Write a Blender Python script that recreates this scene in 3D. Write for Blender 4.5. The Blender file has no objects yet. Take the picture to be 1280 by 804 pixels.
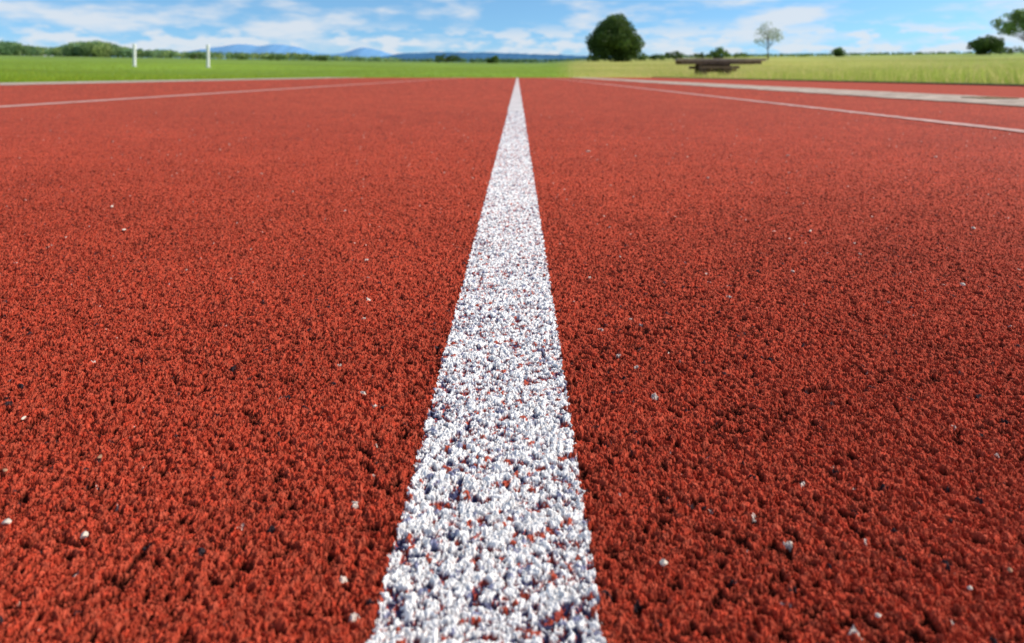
import bpy, math, random
import numpy as np
import bmesh
from mathutils import Matrix
rng = np.random.default_rng(7)
random.seed(7)
scene = bpy.context.scene
COL = scene.collection

# ------------------------------------------------------------------ camera (level, rising-front style lens shift)
H = 0.1196; FP = 853.33; HY = 93; VX = 647
cam = bpy.data.cameras.new("camera"); camo = bpy.data.objects.new("camera", cam); COL.objects.link(camo)
cam.lens = 24; cam.sensor_width = 36; cam.clip_start = 0.01; cam.clip_end = 20000
camo.location = (0, 0, H)
camo.rotation_euler = (math.radians(90), 0, 0)
cam.shift_y = -(402 - HY) / 1280; cam.shift_x = -(VX - 640) / 1280
cam.dof.use_dof = True; cam.dof.focus_distance = 0.285; cam.dof.aperture_fstop = 17.5
scene.camera = camo
scene.view_settings.view_transform = 'Standard'; scene.view_settings.look = 'None'; scene.view_settings.exposure = 0

SUN_EL, SUN_AZ = 37, 82
# ------------------------------------------------------------------ world
w = bpy.data.worlds.new("World"); scene.world = w; w.use_nodes = True
nt = w.node_tree; nt.nodes.clear(); N = nt.nodes.new; L = nt.links.new
out = N('ShaderNodeOutputWorld'); bg = N('ShaderNodeBackground'); bg.inputs[1].default_value = 0.12
sky = N('ShaderNodeTexSky'); sky.sky_type = 'NISHITA'; sky.sun_disc = False
sky.sun_elevation = math.radians(SUN_EL); sky.sun_rotation = math.radians(SUN_AZ)
sky.air_density = 1.0; sky.dust_density = 0.3; sky.ozone_density = 1.5
tc = N('ShaderNodeTexCoord')
add = N('ShaderNodeVectorMath'); add.operation = 'ADD'; add.inputs[1].default_value = (0, 0, 0.09)
nrm = N('ShaderNodeVectorMath'); nrm.operation = 'NORMALIZE'
L(tc.outputs['Generated'], add.inputs[0]); L(add.outputs[0], nrm.inputs[0]); L(nrm.outputs[0], sky.inputs[0])
def cloud(scale, loc, lo, hi, det=9, rough=0.55, dist=0.2):
    mp = N('ShaderNodeMapping'); mp.inputs['Scale'].default_value = scale; mp.inputs['Location'].default_value = loc
    L(tc.outputs['Generated'], mp.inputs[0])
    nz = N('ShaderNodeTexNoise'); nz.inputs['Scale'].default_value = 1.0; nz.inputs['Detail'].default_value = det
    nz.inputs['Roughness'].default_value = rough; nz.inputs['Distortion'].default_value = dist
    L(mp.outputs[0], nz.inputs['Vector'])
    mr = N('ShaderNodeMapRange'); mr.inputs[1].default_value = lo; mr.inputs[2].default_value = hi; mr.interpolation_type = 'SMOOTHSTEP'
    L(nz.outputs[0], mr.inputs[0]); return mr.outputs[0]
c1 = cloud((9, 9, 34), (3.3, 4.2, 0.1), 0.45, 0.66, 8, 0.52, 0.0)
c2 = cloud((21, 21, 60), (1.3, 7.2, 2.1), 0.45, 0.60, 8, 0.52, 0.0)
sep = N('ShaderNodeSeparateXYZ'); L(tc.outputs['Generated'], sep.inputs[0])
def band(z0, z1):
    b_ = N('ShaderNodeMapRange'); b_.inputs[1].default_value = z0; b_.inputs[2].default_value = z1; b_.interpolation_type = 'SMOOTHSTEP'
    L(sep.outputs['Z'], b_.inputs[0]); return b_.outputs[0]
def math_(op, a, b_):
    m_ = N('ShaderNodeMath'); m_.operation = op
    for k, q in enumerate((a, b_)):
        if isinstance(q, float): m_.inputs[k].default_value = q
        else: L(q, m_.inputs[k])
    return m_.outputs[0]
cl_ = math_('MULTIPLY', math_('MAXIMUM', c1, math_('MULTIPLY', c2, band(0.082, 0.05))), 0.82)
tint = N('ShaderNodeVectorMath'); tint.operation = 'MULTIPLY'; tint.inputs[1].default_value = (0.78, 1.12, 1.32)
L(sky.outputs[0], tint.inputs[0])
hz = N('ShaderNodeMix'); hz.data_type = 'RGBA'; hz.inputs['B'].default_value = (4.0, 5.4, 6.5, 1)
L(math_('MULTIPLY', band(0.06, 0.012), 0.45), hz.inputs['Factor']); L(tint.outputs[0], hz.inputs['A'])
mx = N('ShaderNodeMix'); mx.data_type = 'RGBA'; mx.inputs['B'].default_value = (6.5, 6.8, 7.2, 1)
L(cl_, mx.inputs['Factor']); L(hz.outputs['Result'], mx.inputs['A'])
L(mx.outputs['Result'], bg.inputs[0]); L(bg.outputs[0], out.inputs[0])

sl = bpy.data.lights.new("sun", 'SUN'); sl.energy = 4.8; sl.angle = math.radians(0.5); sl.color = (1, 0.92, 0.80)
so = bpy.data.objects.new("sun", sl); COL.objects.link(so)
so.rotation_euler = (math.radians(90 - SUN_EL), 0, math.radians(180 - SUN_AZ))
so.location = (20, -5, 20)

# ------------------------------------------------------------------ helpers
def mesh_np(name, V, F, col=None, mat=None, smooth=False, attr="Col"):
    me = bpy.data.meshes.new(name)
    V = np.ascontiguousarray(V, dtype=np.float32); F = np.ascontiguousarray(F, dtype=np.int32)
    m, k = F.shape
    me.vertices.add(len(V)); me.vertices.foreach_set("co", V.ravel())
    me.loops.add(m * k); me.loops.foreach_set("vertex_index", F.ravel())
    me.polygons.add(m); me.polygons.foreach_set("loop_start", np.arange(0, m * k, k, dtype=np.int32))
    if smooth: me.polygons.foreach_set("use_smooth", np.ones(m, dtype=bool))
    me.update(calc_edges=True)
    if not smooth: me.shade_flat()
    if col is not None:
        a = me.attributes.new(attr, 'FLOAT_COLOR', 'POINT')
        c = np.ones((len(V), 4), dtype=np.float32); c[:, :3] = col
        a.data.foreach_set("color", c.ravel())
    ob = bpy.data.objects.new(name, me); COL.objects.link(ob)
    if mat: me.materials.append(mat)
    return ob

def tag(o, label=None, cat=None, kind=None, group=None):
    if label: o["label"] = label
    if cat: o["category"] = cat
    if kind: o["kind"] = kind
    if group: o["group"] = group

def new_mat(name):
    m = bpy.data.materials.new(name); m.use_nodes = True
    t = m.node_tree; b = t.nodes['Principled BSDF']
    return m, t, b

def attr_mat(name, rough=0.8, spec=0.3, nscale=None, namt=0.3, bump=None, trans=0):
    m, t, b = new_mat(name)
    a = t.nodes.new('ShaderNodeAttribute'); a.attribute_name = "Col"
    src = a.outputs['Color']
    tcn = t.nodes.new('ShaderNodeTexCoord')
    if nscale:
        n = t.nodes.new('ShaderNodeTexNoise'); n.inputs['Scale'].default_value = nscale; n.inputs['Detail'].default_value = 4
        t.links.new(tcn.outputs['Object'], n.inputs['Vector'])
        r = t.nodes.new('ShaderNodeMapRange'); r.inputs[1].default_value = 0.3; r.inputs[2].default_value = 0.7
        r.inputs[3].default_value = 1 - namt; r.inputs[4].default_value = 1 + namt
        t.links.new(n.outputs[0], r.inputs[0])
        mm = t.nodes.new('ShaderNodeVectorMath'); mm.operation = 'SCALE'
        t.links.new(src, mm.inputs[0]); t.links.new(r.outputs[0], mm.inputs['Scale']); src = mm.outputs[0]
    t.links.new(src, b.inputs['Base Color'])
    b.inputs['Roughness'].default_value = rough; b.inputs['Specular IOR Level'].default_value = spec
    if bump:
        n2 = t.nodes.new('ShaderNodeTexNoise'); n2.inputs['Scale'].default_value = bump[0]; n2.inputs['Detail'].default_value = 3
        t.links.new(tcn.outputs['Object'], n2.inputs['Vector'])
        bp = t.nodes.new('ShaderNodeBump'); bp.inputs['Distance'].default_value = bump[1]; bp.inputs['Strength'].default_value = bump[2]
        t.links.new(n2.outputs[0], bp.inputs['Height']); t.links.new(bp.outputs[0], b.inputs['Normal'])
    if trans:
        tr = t.nodes.new('ShaderNodeBsdfTranslucent'); ms = t.nodes.new('ShaderNodeMixShader'); ms.inputs[0].default_value = trans
        t.links.new(src, tr.inputs[0]); t.links.new(b.outputs[0], ms.inputs[1]); t.links.new(tr.outputs[0], ms.inputs[2])
        t.links.new(ms.outputs[0], t.nodes['Material Output'].inputs[0])
    return m

def col_mat(name, c, rough=0.8, nscale=8, namt=0.25, bump=None, spec=0.3):
    m, t, b = new_mat(name)
    n = t.nodes.new('ShaderNodeTexNoise'); n.inputs['Scale'].default_value = nscale; n.inputs['Detail'].default_value = 6
    tcn = t.nodes.new('ShaderNodeTexCoord'); t.links.new(tcn.outputs['Object'], n.inputs['Vector'])
    cr = t.nodes.new('ShaderNodeValToRGB')
    cr.color_ramp.elements[0].position = 0.3; cr.color_ramp.elements[1].position = 0.7
    cr.color_ramp.elements[0].color = tuple(v * (1 - namt) for v in c) + (1,)
    cr.color_ramp.elements[1].color = tuple(min(1, v * (1 + namt)) for v in c) + (1,)
    t.links.new(n.outputs[0], cr.inputs[0]); t.links.new(cr.outputs[0], b.inputs['Base Color'])
    b.inputs['Roughness'].default_value = rough; b.inputs['Specular IOR Level'].default_value = spec
    if bump:
        bp = t.nodes.new('ShaderNodeBump'); bp.inputs['Distance'].default_value = bump
        t.links.new(n.outputs[0], bp.inputs['Height']); t.links.new(bp.outputs[0], b.inputs['Normal'])
    return m

K = 1 / FP
def PX(xpx, D): return (xpx - VX) * K * D
def PZ(ypx, D): return H + (HY - ypx) * K * D

# ------------------------------------------------------------------ numpy noise
T = 1024
def table(seed): return np.random.default_rng(seed).random((T, T), dtype=np.float32)
def vnoise(x, y, s, tb):
    u = x / s; v = y / s
    i = np.floor(u).astype(np.int64); j = np.floor(v).astype(np.int64)
    fu = (u - i).astype(np.float32); fv = (v - j).astype(np.float32)
    fu = fu * fu * (3 - 2 * fu); fv = fv * fv * (3 - 2 * fv)
    i0 = i % T; i1 = (i + 1) % T; j0 = j % T; j1 = (j + 1) % T
    return (tb[i0, j0] * (1 - fu) + tb[i1, j0] * fu) * (1 - fv) + (tb[i0, j1] * (1 - fu) + tb[i1, j1] * fu) * fv
def grains(x, y, cell, seed, hmin, hmax, drop, p=2.4, hk=1.5, power=1.0, tilt=1.1, size=0.78):
    tj = [table(seed + k) for k in range(8)]
    i = np.floor(x / cell).astype(np.int64); j = np.floor(y / cell).astype(np.int64)
    best = np.full(x.shape, -1.0, dtype=np.float32); bid = np.zeros(x.shape, dtype=np.int64)
    cx = np.zeros(x.shape, dtype=np.float32)
    for di in (-1, 0, 1):
        for dj in (-1, 0, 1):
            a = i + di; b = j + dj; am = a % T; bm = b % T
            px = (a + tj[0][am, bm]) * cell; py = (b + tj[1][am, bm]) * cell
            dx = (x - px); dy = (y - py)
            th = tj[2][am, bm] * 3.14; c = np.cos(th); s = np.sin(th)
            an = 0.6 + 0.5 * tj[3][am, bm]
            rx = (dx * c + dy * s) / (cell * size * an); ry = (-dx * s + dy * c) / (cell * size / an * 0.8)
            d = np.maximum(np.maximum(np.abs(rx + .35 * ry), np.abs(ry - .25 * rx)), np.abs(rx * .75 - ry * .8)) * 1.08
            hh = hmin + (hmax - hmin) * tj[4][am, bm] ** power
            hh = np.where(tj[5][am, bm] < drop, hmin - 0.002, hh)
            hh = hh - hk * cell * 0.4 * d ** p + (tj[6][am, bm] - .5) * tilt * dx + (tj[7][am, bm] - .5) * tilt * dy
            m = hh > best
            best = np.where(m, hh, best); bid = np.where(m, am * T + bm, bid); cx = np.where(m, px, cx)
    return best, bid, cx

# ------------------------------------------------------------------ running track relief
YEND = 25.4
p1 = np.concatenate([np.arange(770, 420, -0.66), np.arange(420, 55, -0.53)]); p2 = np.arange(55, 4.02, -0.55)
ps = np.concatenate([p1, p2])
Yr = FP * H / ps
ncol = 1720
xs = np.linspace(-1, 1, ncol) * 640 * 1.18 / FP
Xg, Yg = np.meshgrid(xs, Yr)
X = Xg * Yg; Y = Yg
x = X.ravel().astype(np.float64); y = Y.ravel().astype(np.float64)
t1, t2, t3, t4, t5, t6 = [table(100 + k) for k in range(6)]
wx = x + 0.0014 * (vnoise(x, y, 0.0012, t1) - .5) + 0.0011 * (vnoise(x, y, 0.0005, t3) - .5)
wy = y + 0.0014 * (vnoise(x, y, 0.0012, t2) - .5) + 0.0011 * (vnoise(x, y, 0.0005, t4) - .5)
hA, iA, cA = grains(wx + 5, wy + 5, 0.0018, 10, -0.0012, 0.0005, 0.38, p=3.4, hk=1.9, power=0.9, tilt=1.4, size=0.70)
hB, iB, cB = grains(wx + 5, wy + 5, 0.00115, 30, -0.0015, 0.0002, 0.36, p=3.2, hk=2.0, tilt=1.4, size=0.70)
hC, iC, cC = grains(wx + 5, wy + 5, 0.00075, 50, -0.0022, -0.0008, 0.2, p=2.5, hk=1.6)
h = hA; gid = iA; cx = cA
u_ = hB > h; h = np.where(u_, hB, h); gid = np.where(u_, iB + 7777777, gid); cx = np.where(u_, cB, cx)
u_ = hC > h; h = np.where(u_, hC, h); gid = np.where(u_, iC + 9999991, gid); cx = np.where(u_, cC, cx)
cx = cx - 5
h = np.maximum(h, -0.0032)
lf = vnoise(x, y, 0.0045, t5) - .5; lf2 = vnoise(x, y, 0.03, t6) - .5
rough = 0.0006 * np.abs(vnoise(x, y, 0.0007, t2) - .5) * 2 + 0.0005 * (vnoise(x, y, 0.0003, t5) - .5)
h = h + 0.0009 * lf + 0.0005 * lf2 - rough
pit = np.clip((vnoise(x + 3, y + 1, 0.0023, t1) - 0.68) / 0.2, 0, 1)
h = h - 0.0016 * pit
fade = np.clip(1.05 - y / 3.0, 0.2, 1)
g = (gid * 2654435761) % 4294967296
r1 = ((g >> 4) % 1009) / 1009.; r2 = ((g >> 9) % 997) / 997.; r3 = ((g >> 13) % 991) / 991.
big = vnoise(x, y, 0.25, t3) * .5 + vnoise(x, y, 0.06, t4) * .5
base = np.array([0.435, 0.059, 0.027])
far_ = np.clip((y - 0.35) / 2.2, 0, 1)
v = (0.74 + 0.46 * r1) * (0.88 + 0.24 * big)
c = base[None, :] * v[:, None]
c[:, 1] *= (0.82 + 0.45 * r2) * (1 + 0.10 * far_); c[:, 2] *= (0.8 + 0.6 * r2)
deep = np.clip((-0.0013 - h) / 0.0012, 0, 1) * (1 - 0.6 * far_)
c *= (1 - 0.88 * deep)[:, None]  # crevice occlusion and dark rubber base painted into the colour by depth
near = y < 2.2
dk = near & (r3 < 0.008); c[dk] = (0.035, 0.022, 0.025)
lt = near & (r3 > 0.9988); c[lt] = (0.6, 0.5, 0.42)
LX0, LW = -0.0066, 0.05
cw = np.zeros_like(c)
wv = (0.74 + 0.15 * r1) * (1 - 0.04 * np.clip((y - .4) / 1.8, 0, 1))
cw[:, 0] = wv; cw[:, 1] = wv * 0.955; cw[:, 2] = wv * 0.915
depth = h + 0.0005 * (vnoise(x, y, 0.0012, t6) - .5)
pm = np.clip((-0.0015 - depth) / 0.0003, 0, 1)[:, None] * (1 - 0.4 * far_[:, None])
under = np.where((r2 < 0.4)[:, None], np.array([[0.34, 0.05, 0.035]]), np.array([[0.06, 0.06, 0.13]]))  # unpainted red rubber, plus dark blue for sky-filled shade painted in the gaps
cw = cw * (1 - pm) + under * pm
gry = (r3 > 0.06) & (r3 < 0.11); cw[gry] = cw[gry] * np.array([0.30, 0.31, 0.46])
rd = near & (r3 < 0.06); cw[rd] = (0.44, 0.07, 0.035)
edge = np.abs(0.5 * cx + 0.5 * x - LX0) + 0.0012 * (vnoise(x, y, 0.002, t5) - .5)
inline = (edge < LW / 2) & (y < 2.25)
z = h * fade * 0.76
z = np.where(inline, h * fade * 0.66, z)
nr = len(ps)
idx = np.arange(nr * ncol).reshape(nr, ncol)
F = np.stack([idx[:-1, :-1], idx[:-1, 1:], idx[1:, 1:], idx[1:, :-1]], -1).reshape(-1, 4)
fl = inline[F[:, 0]]
V = np.stack([x, y, z], 1)
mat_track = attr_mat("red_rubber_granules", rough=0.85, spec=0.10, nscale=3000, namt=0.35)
mat_line = attr_mat("white_line_paint_on_granules", rough=0.7, spec=0.2, nscale=2600, namt=0.10)
def submesh(F, V, C):
    u, inv = np.unique(F.ravel(), return_inverse=True)
    return inv.reshape(F.shape), V[u], C[u]
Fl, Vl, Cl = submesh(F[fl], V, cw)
Vl = Vl.copy(); Vl[:, 2] += 0.00015
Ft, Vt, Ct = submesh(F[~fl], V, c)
bx = np.linspace(-5.6, 1.93, 40); by = np.linspace(-8, YEND + .1, 120)
BX, BY = np.meshgrid(bx, by); bi = np.arange(BX.size).reshape(BX.shape)
BV = np.stack([BX.ravel(), BY.ravel(), np.full(BX.size, -0.0050)], 1)
BF = np.stack([bi[:-1, :-1], bi[:-1, 1:], bi[1:, 1:], bi[1:, :-1]], -1).reshape(-1, 4)
fc = Vt[Ft].mean(1); ok = (fc[:, 0] > -5.6) & (fc[:, 0] < 1.93)
Ft = Ft[ok]
Ft, Vt, Ct = submesh(Ft, Vt, Ct)
nv = len(Vt)
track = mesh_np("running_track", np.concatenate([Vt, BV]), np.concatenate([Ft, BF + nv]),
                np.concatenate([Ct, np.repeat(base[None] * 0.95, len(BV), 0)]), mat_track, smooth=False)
tag(track, "red rubber granule running track surface", "running track", "structure")
def ribbon(x0, x1, y0, y1, z, n=200, jit=0.0, lowj=0.0):
    ys = np.linspace(y0 ** .5, y1 ** .5, n) ** 2
    def lj():
        q = rng.normal(0, 1, n + 8); q = np.convolve(q, np.ones(9) / 3, 'valid'); return q * lowj
    a = np.stack([np.full(n, x0) + rng.normal(0, 1, n) * jit + lj(), ys, np.full(n, z)], 1)
    b = np.stack([np.full(n, x1) + rng.normal(0, 1, n) * jit + lj(), ys, np.full(n, z)], 1)
    Vr = np.concatenate([a, b]); i = np.arange(n - 1)
    return Vr, np.stack([i, i + n, i + n + 1, i + 1], 1)
Vr, Fr = ribbon(LX0 - LW / 2 - 0.0005, LX0 + LW / 2 + 0.0005, 2.2, YEND, 0.0006, 900, 0.0015)
kk = np.clip((Vr[:, 1:2] - 2.2) / 6, 0, 1)
Cr = (np.array([[0.69, 0.62, 0.59]]) * (1 - kk) + np.array([[0.69, 0.55, 0.50]]) * kk) * (0.72 + 0.48 * rng.random((len(Vr), 1)))
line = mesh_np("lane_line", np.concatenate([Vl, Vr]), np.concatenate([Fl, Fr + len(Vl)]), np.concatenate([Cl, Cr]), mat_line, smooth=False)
tag(line, "rough white painted lane line on red granules", "lane line", "structure", "painted lane lines")
mat_line2 = attr_mat("worn_lane_paint", rough=0.7, spec=0.2, nscale=60, namt=0.2)
for (a, b, y0) in ((-1.94, -1.86, 0.3), (1.035, 1.078, 0.3)):
    Vr, Fr = ribbon(a, b, y0, YEND, 0.0012, 500, 0.003)
    Cr = np.array([[0.64, 0.38, 0.31]]) * (0.75 + 0.4 * rng.random((len(Vr), 1)))
    o = mesh_np("lane_line", Vr, Fr, Cr, mat_line2)
    tag(o, "faded white lane line painted on red track", "lane line", "structure", "painted lane lines")

# ------------------------------------------------------------------ terrain
YE = YEND + 0.3
def ter(X, Y):
    X = np.asarray(X, float); Y = np.asarray(Y, float)
    dx = np.maximum(0, np.maximum(X - 5.15, -7.3 - X)); dy = np.maximum(0, np.maximum(Y - YE, -8 - Y))
    u = np.hypot(dx, dy)
    a = np.clip(X / np.maximum(Y, 0.01), -0.76, 0.76)
    k = np.interp(a, [-0.76, -0.4, -0.1, 0.03, 0.1, 0.3, 0.76], [.0232, .0220, .0186, .0175, .0220, .0257, .0265])
    uu = np.where(u < 6, u * u / 12, u - 3)
    return -0.02 + k * np.minimum(uu, 460) * 1.03 + np.minimum(u, 0.3) * 0.05
rings = np.concatenate([[0], np.geomspace(0.6, 9000, 190)]); na = 360
ang = np.linspace(0, 2 * np.pi, na, endpoint=False)
R, A = np.meshgrid(rings, ang, indexing='ij')
TX = R * np.sin(A); TY = R * np.cos(A); TZ = ter(TX, TY)
ti = np.arange(R.size).reshape(R.shape)
TF = np.stack([ti[:-1], ti[1:], np.roll(ti, -1, 1)[1:], np.roll(ti, -1, 1)[:-1]], -1).reshape(-1, 4)
GREEN = np.array([0.20, 0.30, 0.03]); MEAD = np.array([0.41, 0.38, 0.09])
def gcol(X, Y):
    a = X / np.maximum(Y, 0.01); m = np.clip((a - 0.06) / 0.03, 0, 1)[:, None]
    d = np.hypot(X, Y)[:, None]; far = np.clip((d - 60) / 220, 0, 1)
    gl = GREEN * (1 - far) + np.array([0.17, 0.25, 0.05]) * far
    gr = MEAD * (1 - far) + np.array([0.33, 0.36, 0.085]) * far
    gr = gr * (1 - 0.22 * np.clip((a[:, None] - .35) / .4, 0, 1) * np.array([1, 0.3, 0.6]))
    return gl * (1 - m) + gr * m
tcx = gcol(TX.ravel(), TY.ravel())
mg, t, b = new_mat("grass_ground")
a = t.nodes.new('ShaderNodeAttribute'); a.attribute_name = "Col"; tcn = t.nodes.new('ShaderNodeTexCoord')
src = a.outputs['Color']
for sc, amt in ((0.05, 0.35), (1.3, 0.25), (25, 0.3)):
    n = t.nodes.new('ShaderNodeTexNoise'); n.inputs['Scale'].default_value = sc; n.inputs['Detail'].default_value = 5
    t.links.new(tcn.outputs['Object'], n.inputs['Vector'])
    r = t.nodes.new('ShaderNodeMapRange'); r.inputs[1].default_value = .3; r.inputs[2].default_value = .7
    r.inputs[3].default_value = 1 - amt; r.inputs[4].default_value = 1 + amt; t.links.new(n.outputs[0], r.inputs[0])
    mm = t.nodes.new('ShaderNodeVectorMath'); mm.operation = 'SCALE'
    t.links.new(src, mm.inputs[0]); t.links.new(r.outputs[0], mm.inputs['Scale']); src = mm.outputs[0]
t.links.new(src, b.inputs['Base Color']); b.inputs['Roughness'].default_value = 0.95; b.inputs['Specular IOR Level'].default_value = 0.1
ground = mesh_np("ground", np.stack([TX.ravel(), TY.ravel(), TZ.ravel()], 1), TF, tcx, mg, smooth=True)
tag(ground, "grassy field stretching to the horizon", "ground", "structure")

def strip(name, x0, x1, z, mat, y0=-8, y1=YEND + .1, zt=0.02):
    bm = bmesh.new(); bmesh.ops.create_cube(bm, size=1)
    for vv in bm.verts:
        vv.co.x = x0 if vv.co.x < 0 else x1; vv.co.y = y0 if vv.co.y < 0 else y1; vv.co.z = z if vv.co.z > 0 else z - zt
    me = bpy.data.meshes.new(name); bm.to_mesh(me); bm.free(); me.materials.append(mat)
    o = bpy.data.objects.new(name, me); COL.objects.link(o); return o
mconc = attr_mat("pale_concrete", rough=0.95, spec=0.05, nscale=12, namt=0.4, bump=(30, 0.004, 0.6))
mred2 = col_mat("red_rubber_strip", (0.42, 0.072, 0.037), 0.9, 25, 0.3, 0.003, spec=0.08)
mdark = col_mat("dark_green_kerb", (0.10, 0.14, 0.06), 0.9, 10, 0.3)  # dark green for the raised strip at the meadow edge
for (xa, xb, lab) in ((1.85, 2.48, "pale worn concrete edging strip beside red track"), (-7.1, -5.56, "pale worn concrete edging strip beside lawn")):
    Vr, Fr = ribbon(xa, xb, 0.02, YEND + .05, 0.0035, 700, 0.004, 0.011)
    Cr = np.array([[0.51, 0.40, 0.32]]) * (0.76 + 0.38 * rng.random((len(Vr), 1)))
    o = mesh_np("concrete_path", Vr, Fr, Cr, mconc); tag(o, lab, "path", "structure")
o = strip("running_track", 1.935, 5.0, -0.0005, mred2); tag(o, "narrow red rubber run-up strip", "running track", "structure")
o = strip("kerb", 5.003, 5.12, 0.02, mdark, zt=0.06); tag(o, "dark green kerb along the meadow edge", "kerb", "structure")

def box(bm, cx_, cy_, cz_, sx_, sy_, sz_, rot=None):
    r = bmesh.ops.create_cube(bm, size=1)
    for vv in r['verts']:
        vv.co.x *= sx_; vv.co.y *= sy_; vv.co.z *= sz_
    if rot: bmesh.ops.rotate(bm, verts=r['verts'], cent=(0, 0, 0), matrix=Matrix.Rotation(rot[0], 3, rot[1]))
    for vv in r['verts']:
        vv.co.x += cx_; vv.co.y += cy_; vv.co.z += cz_
def bm_obj(bm, name, mat, loc=(0, 0, 0), bevel=0.0):
    if bevel: bmesh.ops.bevel(bm, geom=bm.edges[:], offset=bevel, segments=2, affect='EDGES')
    me = bpy.data.meshes.new(name); bm.to_mesh(me); bm.free(); me.materials.append(mat)
    o = bpy.data.objects.new(name, me); COL.objects.link(o); o.location = loc; return o
miron = col_mat("rusty_olive_iron", (0.30, 0.21, 0.10), 0.9, 60, 0.4, 0.001, spec=0.05)
bm = bmesh.new()
box(bm, -0.07, 0, 0.0015, 0.02, 0.14, 0.004); box(bm, 0.07, 0, 0.0015, 0.02, 0.14, 0.004)
box(bm, 0, -0.08, 0.0015, 0.16, 0.02, 0.004); box(bm, 0, 0.08, 0.0015, 0.16, 0.02, 0.004)
for k in range(4): box(bm, 0, -0.053 + k * 0.035, 0.001, 0.12, 0.030, 0.003)
o = bm_obj(bm, "drain_cover", miron, (2.28, 3.30, 0.0045), 0.0008)
tag(o, "small olive brown slotted drain cover in concrete", "drain cover")

# ------------------------------------------------------------------ grass blades
def blades(name, Xb, Yb, hmean, hsd, wid, colf, mat, label):
    n = len(Xb); zb = ter(Xb, Yb) - 0.005
    hh = np.clip(hmean * (1 + hsd * rng.normal(size=n)), hmean * 0.3, hmean * 2.5)
    th = rng.random(n) * np.pi; lean = rng.normal(0, 0.32, (n, 2)) * hh[:, None]
    wx_ = np.cos(th) * wid / 2; wy_ = np.sin(th) * wid / 2
    B1 = np.stack([Xb - wx_, Yb - wy_, zb], 1); B2 = np.stack([Xb + wx_, Yb + wy_, zb], 1)
    M1 = np.stack([Xb + wx_ * .7 + lean[:, 0] * .35, Yb + wy_ * .7 + lean[:, 1] * .35, zb + hh * .6], 1)
    M2 = np.stack([Xb - wx_ * .7 + lean[:, 0] * .35, Yb - wy_ * .7 + lean[:, 1] * .35, zb + hh * .6], 1)
    T1 = np.stack([Xb + lean[:, 0] + wx_ * .15, Yb + lean[:, 1] + wy_ * .15, zb + hh], 1)
    T2 = np.stack([Xb + lean[:, 0] - wx_ * .15, Yb + lean[:, 1] - wy_ * .15, zb + hh], 1)
    V = np.stack([B1, B2, M1, M2, T1, T2], 1).reshape(-1, 3); i = np.arange(n) * 6
    F = np.concatenate([np.stack([i, i + 1, i + 2, i + 3], 1), np.stack([i + 3, i + 2, i + 4, i + 5], 1)])
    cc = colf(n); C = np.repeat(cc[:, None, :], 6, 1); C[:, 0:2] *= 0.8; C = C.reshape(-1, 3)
    o = mesh_np(name, V, F, C, mat); tag(o, label, "grass", "stuff"); return o
mgr = attr_mat("grass_blades", rough=0.8, spec=0.1, trans=0.5)
def lawn_c(n):
    c = GREEN[None] * 1.4 * (0.8 + 0.4 * rng.random((n, 1))); c[:, 0] *= 0.9 + 0.6 * rng.random(n); return c
n = 80000
D_ = 9 + (rng.random(n) ** 1.6) * 75; a_ = rng.uniform(-0.9, 0.078, n); Xb = a_ * D_ * 1.0; Yb = D_
m = (((Xb < -7.12) | (Yb > YEND + .15)) & (Xb / Yb < 0.074))
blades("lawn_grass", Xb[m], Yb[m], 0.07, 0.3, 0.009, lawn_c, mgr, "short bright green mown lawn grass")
n = 190000
D_ = 5.5 + (rng.random(n) ** 1.5) * 85; a_ = rng.uniform(0.074, 1.0, n); Xb = a_ * D_; Yb = D_
m = ((Xb > 5.14) | (Yb > YEND + .15))
Xb = Xb[m]; Yb = Yb[m]
cl = vnoise(Xb + 200, Yb + 200, 1.3, t1); keep = rng.random(len(Xb)) < 0.3 + cl * 0.9
Xb = Xb[keep]; Yb = Yb[keep]
patch = vnoise(Xb + 300, Yb + 300, 3.5, t2) * .6 + vnoise(Xb + 300, Yb + 300, 1.1, t3) * .4
def mead_c(n):
    k = rng.random(n); s = rng.random((n, 1))
    gold = (k < (patch - 0.12) * 1.15)[:, None]
    return np.where(gold, np.array([[0.70, 0.59, 0.24]]), np.array([[0.40, 0.48, 0.09]])) * (0.85 + 0.3 * s)
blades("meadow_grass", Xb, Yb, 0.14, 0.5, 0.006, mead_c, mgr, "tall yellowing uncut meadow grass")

# ------------------------------------------------------------------ mountains and hills
def ridge(name, pts, D, mat, label, thick, na_=0.5):
    xsr = np.arange(pts[0][0], pts[-1][0] + 1, 1.5)
    yt = np.interp(xsr, [p[0] for p in pts], [p[1] for p in pts])
    rr = np.random.default_rng(len(pts)); nn = rr.normal(0, 1, len(xsr)); nn = np.convolve(nn, np.ones(4) / 4, 'same')
    yt = np.convolve(np.pad(yt, 4, mode='edge'), np.ones(9) / 9, 'valid') + nn * na_
    Xc = PX(xsr, D); Zc = PZ(yt, D)
    rows = []
    for f, zz in ((-1, 0), (-.6, .4), (-.3, .75), (0, 1), (.6, .5), (1, 0)):
        rows.append(np.stack([Xc, np.full(len(Xc), D + f * thick), -5 + (Zc + 5) * zz], 1))
    V = np.concatenate(rows); n = len(xsr); i = np.arange(n - 1)
    F = np.concatenate([np.stack([i + k * n, i + 1 + k * n, i + 1 + (k + 1) * n, i + (k + 1) * n], 1) for k in range(5)])
    o = mesh_np(name, V, F, None, mat, smooth=True); tag(o, label, "mountain" if name == "mountain" else "hill", "structure")
mmt = col_mat("hazy_blue_rock", (0.17, 0.35, 0.58), 1, 0.004, 0.05, spec=0)  # aerial haze baked into the blue base colours of mountain and hill
mhl = col_mat("hazy_blue_forest", (0.06, 0.16, 0.29), 1, 0.01, 0.15, spec=0)
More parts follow.
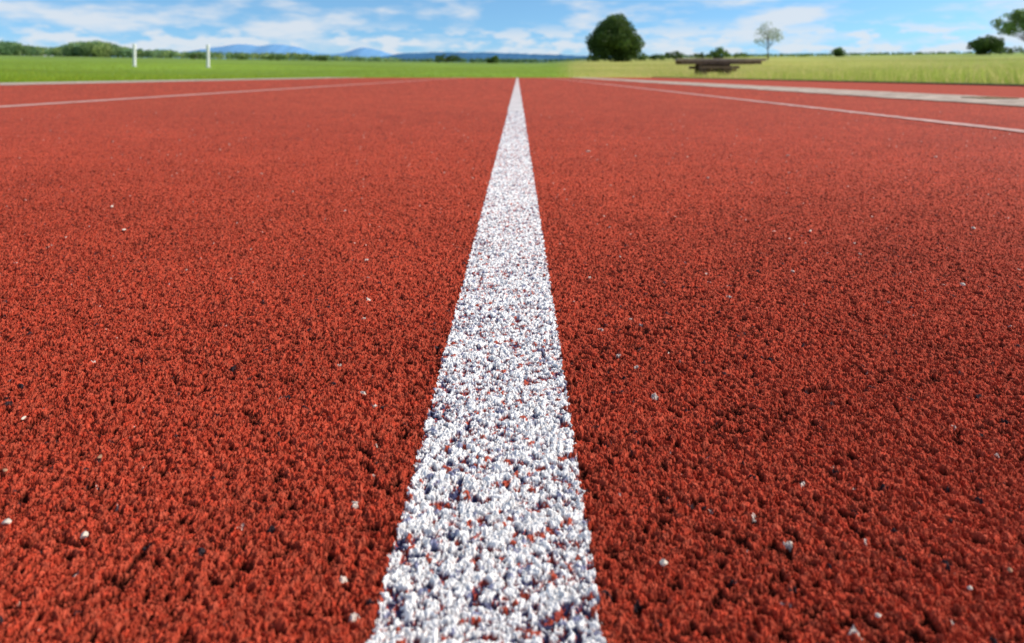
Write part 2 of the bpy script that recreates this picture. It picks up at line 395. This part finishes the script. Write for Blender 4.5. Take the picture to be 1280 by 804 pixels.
ridge("mountain", [(60, 74), (150, 68), (230, 65), (265, 60), (290, 56), (305, 55), (325, 58), (345, 55), (370, 58), (395, 66), (415, 68), (435, 65), (452, 59), (470, 62), (490, 68), (540, 74)], 6000, mmt, "hazy blue distant mountain range", 700, 0.35)
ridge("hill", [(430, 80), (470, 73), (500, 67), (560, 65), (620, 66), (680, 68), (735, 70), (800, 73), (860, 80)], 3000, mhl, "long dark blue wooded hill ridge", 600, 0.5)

# ------------------------------------------------------------------ trees
def leaf_cloud(centers, radii, nper, size, base_c, rs, squash=0.85, var=0.6):
    Vs = []; Cs = []
    for (c0, r0) in zip(centers, radii):
        n = max(8, int(nper * (r0 ** 2)))
        d = rs.normal(size=(n, 3)); d /= np.linalg.norm(d, axis=1)[:, None]
        rad = r0 * (0.55 + 0.5 * rs.random(n) ** 0.6)
        P = c0 + d * rad[:, None] * np.array([1, 1, squash])
        u = rs.normal(size=(n, 3)); u /= np.linalg.norm(u, axis=1)[:, None]
        u2 = rs.normal(size=(n, 3)); v_ = np.cross(u, u2); v_ /= np.linalg.norm(v_, axis=1)[:, None]
        s = size * (0.6 + 0.8 * rs.random(n))[:, None] / 2
        q = np.stack([P - u * s, P - v_ * s * .7, P + u * s, P + v_ * s * .7], 1)
        Vs.append(q.reshape(-1, 3))
        cc = base_c * (1 - var / 2 + var * rs.random()) * (0.75 + 0.5 * rs.random((n, 1)))
        Cs.append(np.repeat(cc[:, None], 4, 1).reshape(-1, 3))
    V = np.concatenate(Vs); C = np.concatenate(Cs)
    return V, np.arange(len(V)).reshape(-1, 4), C
mleaf = attr_mat("tree_leaves", rough=0.6, spec=0.25, trans=0.35)
mbark = col_mat("grey_brown_bark", (0.13, 0.10, 0.07), 0.95, 6, 0.35, 0.02)
def tube(Vl_, Fl_, p0, p1, r0, r1, k=8):
    p0 = np.array(p0, float); p1 = np.array(p1, float); d = p1 - p0; d /= np.linalg.norm(d)
    u = np.cross(d, [0.3, 1, 0.1]); u /= np.linalg.norm(u); v_ = np.cross(d, u)
    off = sum(len(q) for q in Vl_); th = np.arange(k) * 2 * np.pi / k
    ringv = np.cos(th)[:, None] * u + np.sin(th)[:, None] * v_
    Vl_.append(np.concatenate([p0 + ringv * r0, p1 + ringv * r1])); i = np.arange(k); j = (i + 1) % k
    Fl_.append(off + np.stack([i, j, j + k, i + k], 1))
def tree(kind, xpx, D, wpx, ytop, label, cat, seed, base_c, crown_bottom=0.15, nclump=40, nper=60, leaf=0.3, lean=0, rk=(0.18, 0.34), group=None, egg=0.25, wob=0.0, tk_=0.028):
    rs = np.random.default_rng(seed)
    Xc = PX(xpx, D); zb = float(ter([Xc], [D])[0]); ztop = PZ(ytop, D); ht = ztop - zb; rw = wpx * K * D / 2
    e = bpy.data.objects.new(kind, None); COL.objects.link(e); e.location = (Xc, D, zb - 0.05); e.empty_display_size = 1
    tag(e, label, cat, None, group)
    cb = ht * crown_bottom; ch = ht - cb
    cs = []; rads = []; ph = rs.uniform(0, 6.28, 3)
    while len(cs) < nclump:
        p = rs.uniform(-1, 1, 3)
        wz = 1 - egg * max(0, p[2])
        az = math.atan2(p[2], p[0])
        lim = 1 - wob * (0.5 + 0.5 * math.sin(3 * az + ph[0])) - wob * 0.6 * (0.5 + 0.5 * math.sin(7 * az + ph[1]))
        if math.hypot(p[0], p[1]) ** 2 / wz ** 2 + abs(p[2]) ** 2.4 > lim: continue
        r = rs.uniform(*rk) * min(rw, ch / 2)
        sx_ = max(0.05, 1 - r / rw * 0.9); sz_ = max(0.05, 1 - r * .85 / (ch / 2))
        cs.append(np.array([p[0] * rw * sx_ + lean * (p[2] + 1), p[1] * rw * sx_, cb + ch / 2 + p[2] * ch / 2 * sz_])); rads.append(r)
    V, F, C = leaf_cloud(cs, rads, nper, leaf, np.array(base_c), rs)
    cr = mesh_np("crown", V, F, C, mleaf); cr.parent = e
    Vt_, Ft_ = [], []
    tr = max(0.05, ht * tk_)
    prev = np.array([0, 0, -0.1]); steps = 4
    for s in range(steps):
        nx_ = np.array([lean * (s + 1) / steps * 1.0 + rs.normal(0, ht * .01), rs.normal(0, ht * .01), ht * 0.78 * (s + 1) / steps])
        tube(Vt_, Ft_, prev, nx_, tr * (1 - s / steps * .8), tr * (1 - (s + 1) / steps * .8)); prev = nx_
    for c0 in cs[::2]:
        hz_ = min(max(c0[2] * 0.55, cb * 0.7), ht * .7); tube(Vt_, Ft_, (lean * hz_ / ht, 0, hz_), c0, tr * .3, tr * .06, 5)
    tk = mesh_np("trunk", np.concatenate(Vt_), np.concatenate(Ft_), None, mbark, smooth=True); tk.parent = e
    return e
G1 = (0.085, 0.14, 0.028); G2 = (0.14, 0.22, 0.05); G3 = (0.30, 0.36, 0.20)
tree("oak_tree", 769, 150, 82, 13, "large dense rounded dark green oak tree", "tree", 3, G1, -0.12, 150, 95, 0.42, rk=(0.15, 0.34), egg=0.4, wob=0.24)
tree("young_tree", 960, 130, 44, 25, "slender young tree with sparse pale foliage", "tree", 5, G3, 0.26, 42, 60, 0.24, rk=(0.16, 0.3), wob=0.25, tk_=0.018)
tree("broadleaf_tree", 1233, 200, 48, 42, "low rounded dark green tree at meadow edge", "tree", 8, G1, -0.1, 80, 80, 0.5, rk=(0.22, 0.4), wob=0.2)
tree("broadleaf_tree", 1286, 140, 82, 8, "tall leaning tree with open green crown", "tree", 9, (0.20, 0.30, 0.08), 0.34, 110, 70, 0.4, lean=-0.8, wob=0.2, tk_=0.02)
for i, (xp, D, wp, yt) in enumerate([(900, 220, 30, 58), (842, 220, 36, 63), (1048, 240, 20, 58), (560, 260, 46, 67), (617, 260, 22, 68), (822, 200, 28, 66), (930, 240, 36, 65), (1266, 210, 52, 57), (1000, 300, 30, 66), (742, 200, 24, 67), (802, 190, 22, 66), (878, 230, 28, 65), (345, 250, 30, 67), (400, 250, 30, 69), (300, 260, 24, 68), (245, 250, 28, 66)]):
    tree("bush", xp, D, wp, yt, "round dark green bush at field edge", "bush", 20 + i, G1 if i % 2 else G2, -0.1, 30, 60, 0.5, group="bushes along the field edge", rk=(0.3, 0.55))

def wood(name, pts, D, label, seed, base_c, spread=25, rr_=(1.6, 4.2), dens=1.5, jit=2.5):  # base_c carries distance haze: lighter and bluer than near foliage
    rs = np.random.default_rng(seed); Vs = []; Cs = []
    xa, xb = pts[0][0], pts[-1][0]
    hues = [np.array(base_c), np.array(base_c) * (0.65, 0.75, 0.8), np.array(base_c) * (1.45, 1.25, 1.0), np.array(base_c) * (1.0, 1.1, 1.4)]
    for _ in range(int((xb - xa) * dens)):
        xp = rs.uniform(xa, xb); yt = np.interp(xp, [p[0] for p in pts], [p[1] for p in pts]) + abs(rs.normal(0, jit))
        d = D + rs.uniform(-spread, spread); Xc = PX(xp, d); zt = PZ(yt, d); zb = float(ter([Xc], [d])[0]); hh = max(1.5, zt - zb)
        r = min(hh * .5, rs.uniform(*rr_)); k = max(1, int(hh / (r * 1.1))); hc = hues[rs.integers(4)]
        cs = [np.array([Xc + rs.normal(0, r * .35), d, zb + (hh - r) * (q + 1) / k]) for q in range(k)]
        V, F, C = leaf_cloud(cs, [r] * k, 14, 0.95, hc, rs, var=0.4); Vs.append(V); Cs.append(C)
    V = np.concatenate(Vs)
    o = mesh_np(name, V, np.arange(len(V)).reshape(-1, 4), np.concatenate(Cs), mleaf); tag(o, label, "woodland", "stuff")
wood("woodland", [(-60, 53), (-20, 51), (10, 50), (30, 54), (50, 58), (75, 57), (90, 52), (110, 49), (135, 51), (155, 58), (180, 61), (205, 61), (230, 64), (250, 63), (300, 65), (345, 65), (360, 64), (380, 66), (430, 69), (500, 71)], 380, "distant line of mixed green woodland trees", 51, (0.24, 0.345, 0.135), jit=3.0)
wood("woodland", [(330, 70), (430, 71), (500, 73), (560, 72), (640, 73), (735, 73), (800, 70), (850, 68), (950, 69), (1050, 70), (1150, 69), (1300, 66)], 430, "low distant hedge line across the fields", 52, (0.14, 0.23, 0.10), rr_=(1.2, 2.4), jit=1.2)

# ------------------------------------------------------------------ posts
mpw = col_mat("white_painted_metal", (0.72, 0.72, 0.70), 0.5, 12, 0.06)
def post(xp, D, ytop):
    Xc = PX(xp, D); zb = float(ter([Xc], [D])[0]); ht = PZ(ytop, D) - zb
    e = bpy.data.objects.new("post", None); COL.objects.link(e); e.location = (Xc, D, zb)
    tag(e, "white painted sports net post in the lawn", "post", None, "white net posts on the lawn")
    bm = bmesh.new(); r = bmesh.ops.create_cone(bm, cap_ends=True, segments=20, radius1=0.12, radius2=0.118, depth=ht)
    for vv in bm.verts: vv.co.z += ht / 2
    s = bm_obj(bm, "shaft", mpw); s.parent = e
    bm = bmesh.new(); bmesh.ops.create_cone(bm, cap_ends=True, segments=20, radius1=0.124, radius2=0.10, depth=0.05)
    c_ = bm_obj(bm, "cap", mpw, (0, 0, ht + 0.025)); c_.parent = e
    bm = bmesh.new(); box(bm, 0, 0, 0.01, 0.3, 0.3, 0.03); c_ = bm_obj(bm, "base_plate", mpw, (0, 0, 0), 0.005); c_.parent = e
post(168, 52, 56); post(260, 52, 57)

# ------------------------------------------------------------------ picnic table
mwood = col_mat("weathered_brown_wood", (0.19, 0.12, 0.085), 0.85, 9, 0.35, 0.004)
mwood2 = col_mat("light_brown_wood", (0.46, 0.33, 0.27), 0.85, 9, 0.3, 0.004)  # lighter brown, used for the top slab only
D = 29.0; Xc = PX(899, D); zb = float(ter([Xc], [D])[0])
e = bpy.data.objects.new("picnic_table", None); COL.objects.link(e); e.location = (Xc, D, zb - 0.04)
tag(e, "long weathered brown wooden picnic table in meadow", "picnic table")
TL = 106 * K * D; TH = PZ(73.5, D) - zb + 0.04
bm = bmesh.new()
for k in range(6): box(bm, 0.02 * (k % 2), -0.475 + k * 0.19, TH - 0.05 - 0.002 * (k % 2), TL - 0.05 * (k % 2), 0.18, 0.10)
o = bm_obj(bm, "table_top", mwood2, (0, 0, 0), 0.004); o.parent = e
bm = bmesh.new()
for sgn in (-1, 1): box(bm, -0.06, sgn * 0.5, TH - 0.17, TL * 0.93, 0.05, 0.135)
for xx in (-1.3, 0, 1.3): box(bm, xx, 0, TH - 0.17, 0.09, 0.94, 0.13)
o = bm_obj(bm, "apron", mwood, (0, 0, 0), 0.003); o.parent = e
for sgn in (-1, 1):
    bm = bmesh.new()
    for k in range(2): box(bm, -0.25, sgn * (0.72 + k * 0.2), TH * 0.52, TL * .44, 0.185, 0.12)
    o = bm_obj(bm, "bench_seat", mwood, (0, 0, 0), 0.004); o.parent = e
for xx in (-0.78, 0.22):
    for sgn in (-1, 1):
        bm = bmesh.new(); box(bm, xx, sgn * 0.42, (TH - .2) / 2, 0.3, 0.12, TH - 0.02, (sgn * 0.4, 'X'))
        for vv in bm.verts: vv.co.z = min(vv.co.z, TH - 0.24)
        o = bm_obj(bm, "leg", mwood, (0, 0, 0)); o.parent = e
    bm = bmesh.new(); box(bm, xx + 0.19, 0, TH * 0.52 - 0.12, 0.07, 1.8, 0.1); o = bm_obj(bm, "crossbeam", mwood); o.parent = e
bm = bmesh.new(); box(bm, -0.28, 0, TH * 0.5, 1.0, 0.06, TH * 0.5); o = bm_obj(bm, "brace", mwood); o.parent = e

# ------------------------------------------------------------------ loose chips on the track
mchip = col_mat("pale_stone", (0.66, 0.55, 0.44), 0.8, 400, 0.2, 0.0005)
mchip2 = col_mat("brown_stone", (0.42, 0.22, 0.12), 0.8, 400, 0.2, 0.0005)
chips = [(105, 672, 10, 0), (8, 655, 9, 0), (830, 706, 9, 0), (1212, 737, 6, 0), (125, 573, 6, 1), (735, 190, 4, 0), (985, 195, 3, 0), (1013, 290, 4, 0), (1203, 357, 5, 0),
         (1217, 286, 4, 0), (155, 288, 4, 0), (140, 259, 4, 0), (1170, 197, 3, 0), (6, 590, 7, 1), (30, 524, 5, 0), (1262, 715, 7, 1), (885, 223, 3, 0), (1068, 305, 3, 0), (775, 322, 3, 0), (1098, 772, 6, 0)]
for i, (xp, yp, s, k) in enumerate(chips):
    Yc = FP * H / (yp - HY); Xc = PX(xp, Yc)
    r = s * Yc * K * 0.75
    rs = np.random.default_rng(900 + i)
    bm = bmesh.new(); bmesh.ops.create_icosphere(bm, subdivisions=2, radius=1)
    ax = rs.uniform(0.7, 1.2, 3) * (1, 0.75, 0.5); rz = rs.uniform(0, 3.1); pl = rs.normal(size=(5, 3)); pl /= np.linalg.norm(pl, axis=1)[:, None]
    for vv in bm.verts:
        q = np.array(vv.co)
        for pp in pl:
            d = q @ pp
            if d > 0.6: q = q - pp * (d - 0.6)
        q = q * ax * r
        vv.co = (q[0] * math.cos(rz) - q[1] * math.sin(rz), q[0] * math.sin(rz) + q[1] * math.cos(rz), q[2])
    o = bm_obj(bm, "stone_chip", mchip2 if k else mchip, (Xc, Yc, 0.0003 + r * 0.2))
    tag(o, "small brown stone chip lying on red track" if k else "small pale stone chip lying on red track", "stone chip", None, "loose stone chips on the track")
print("DONE verts", len(Vt), len(Vl), TH)
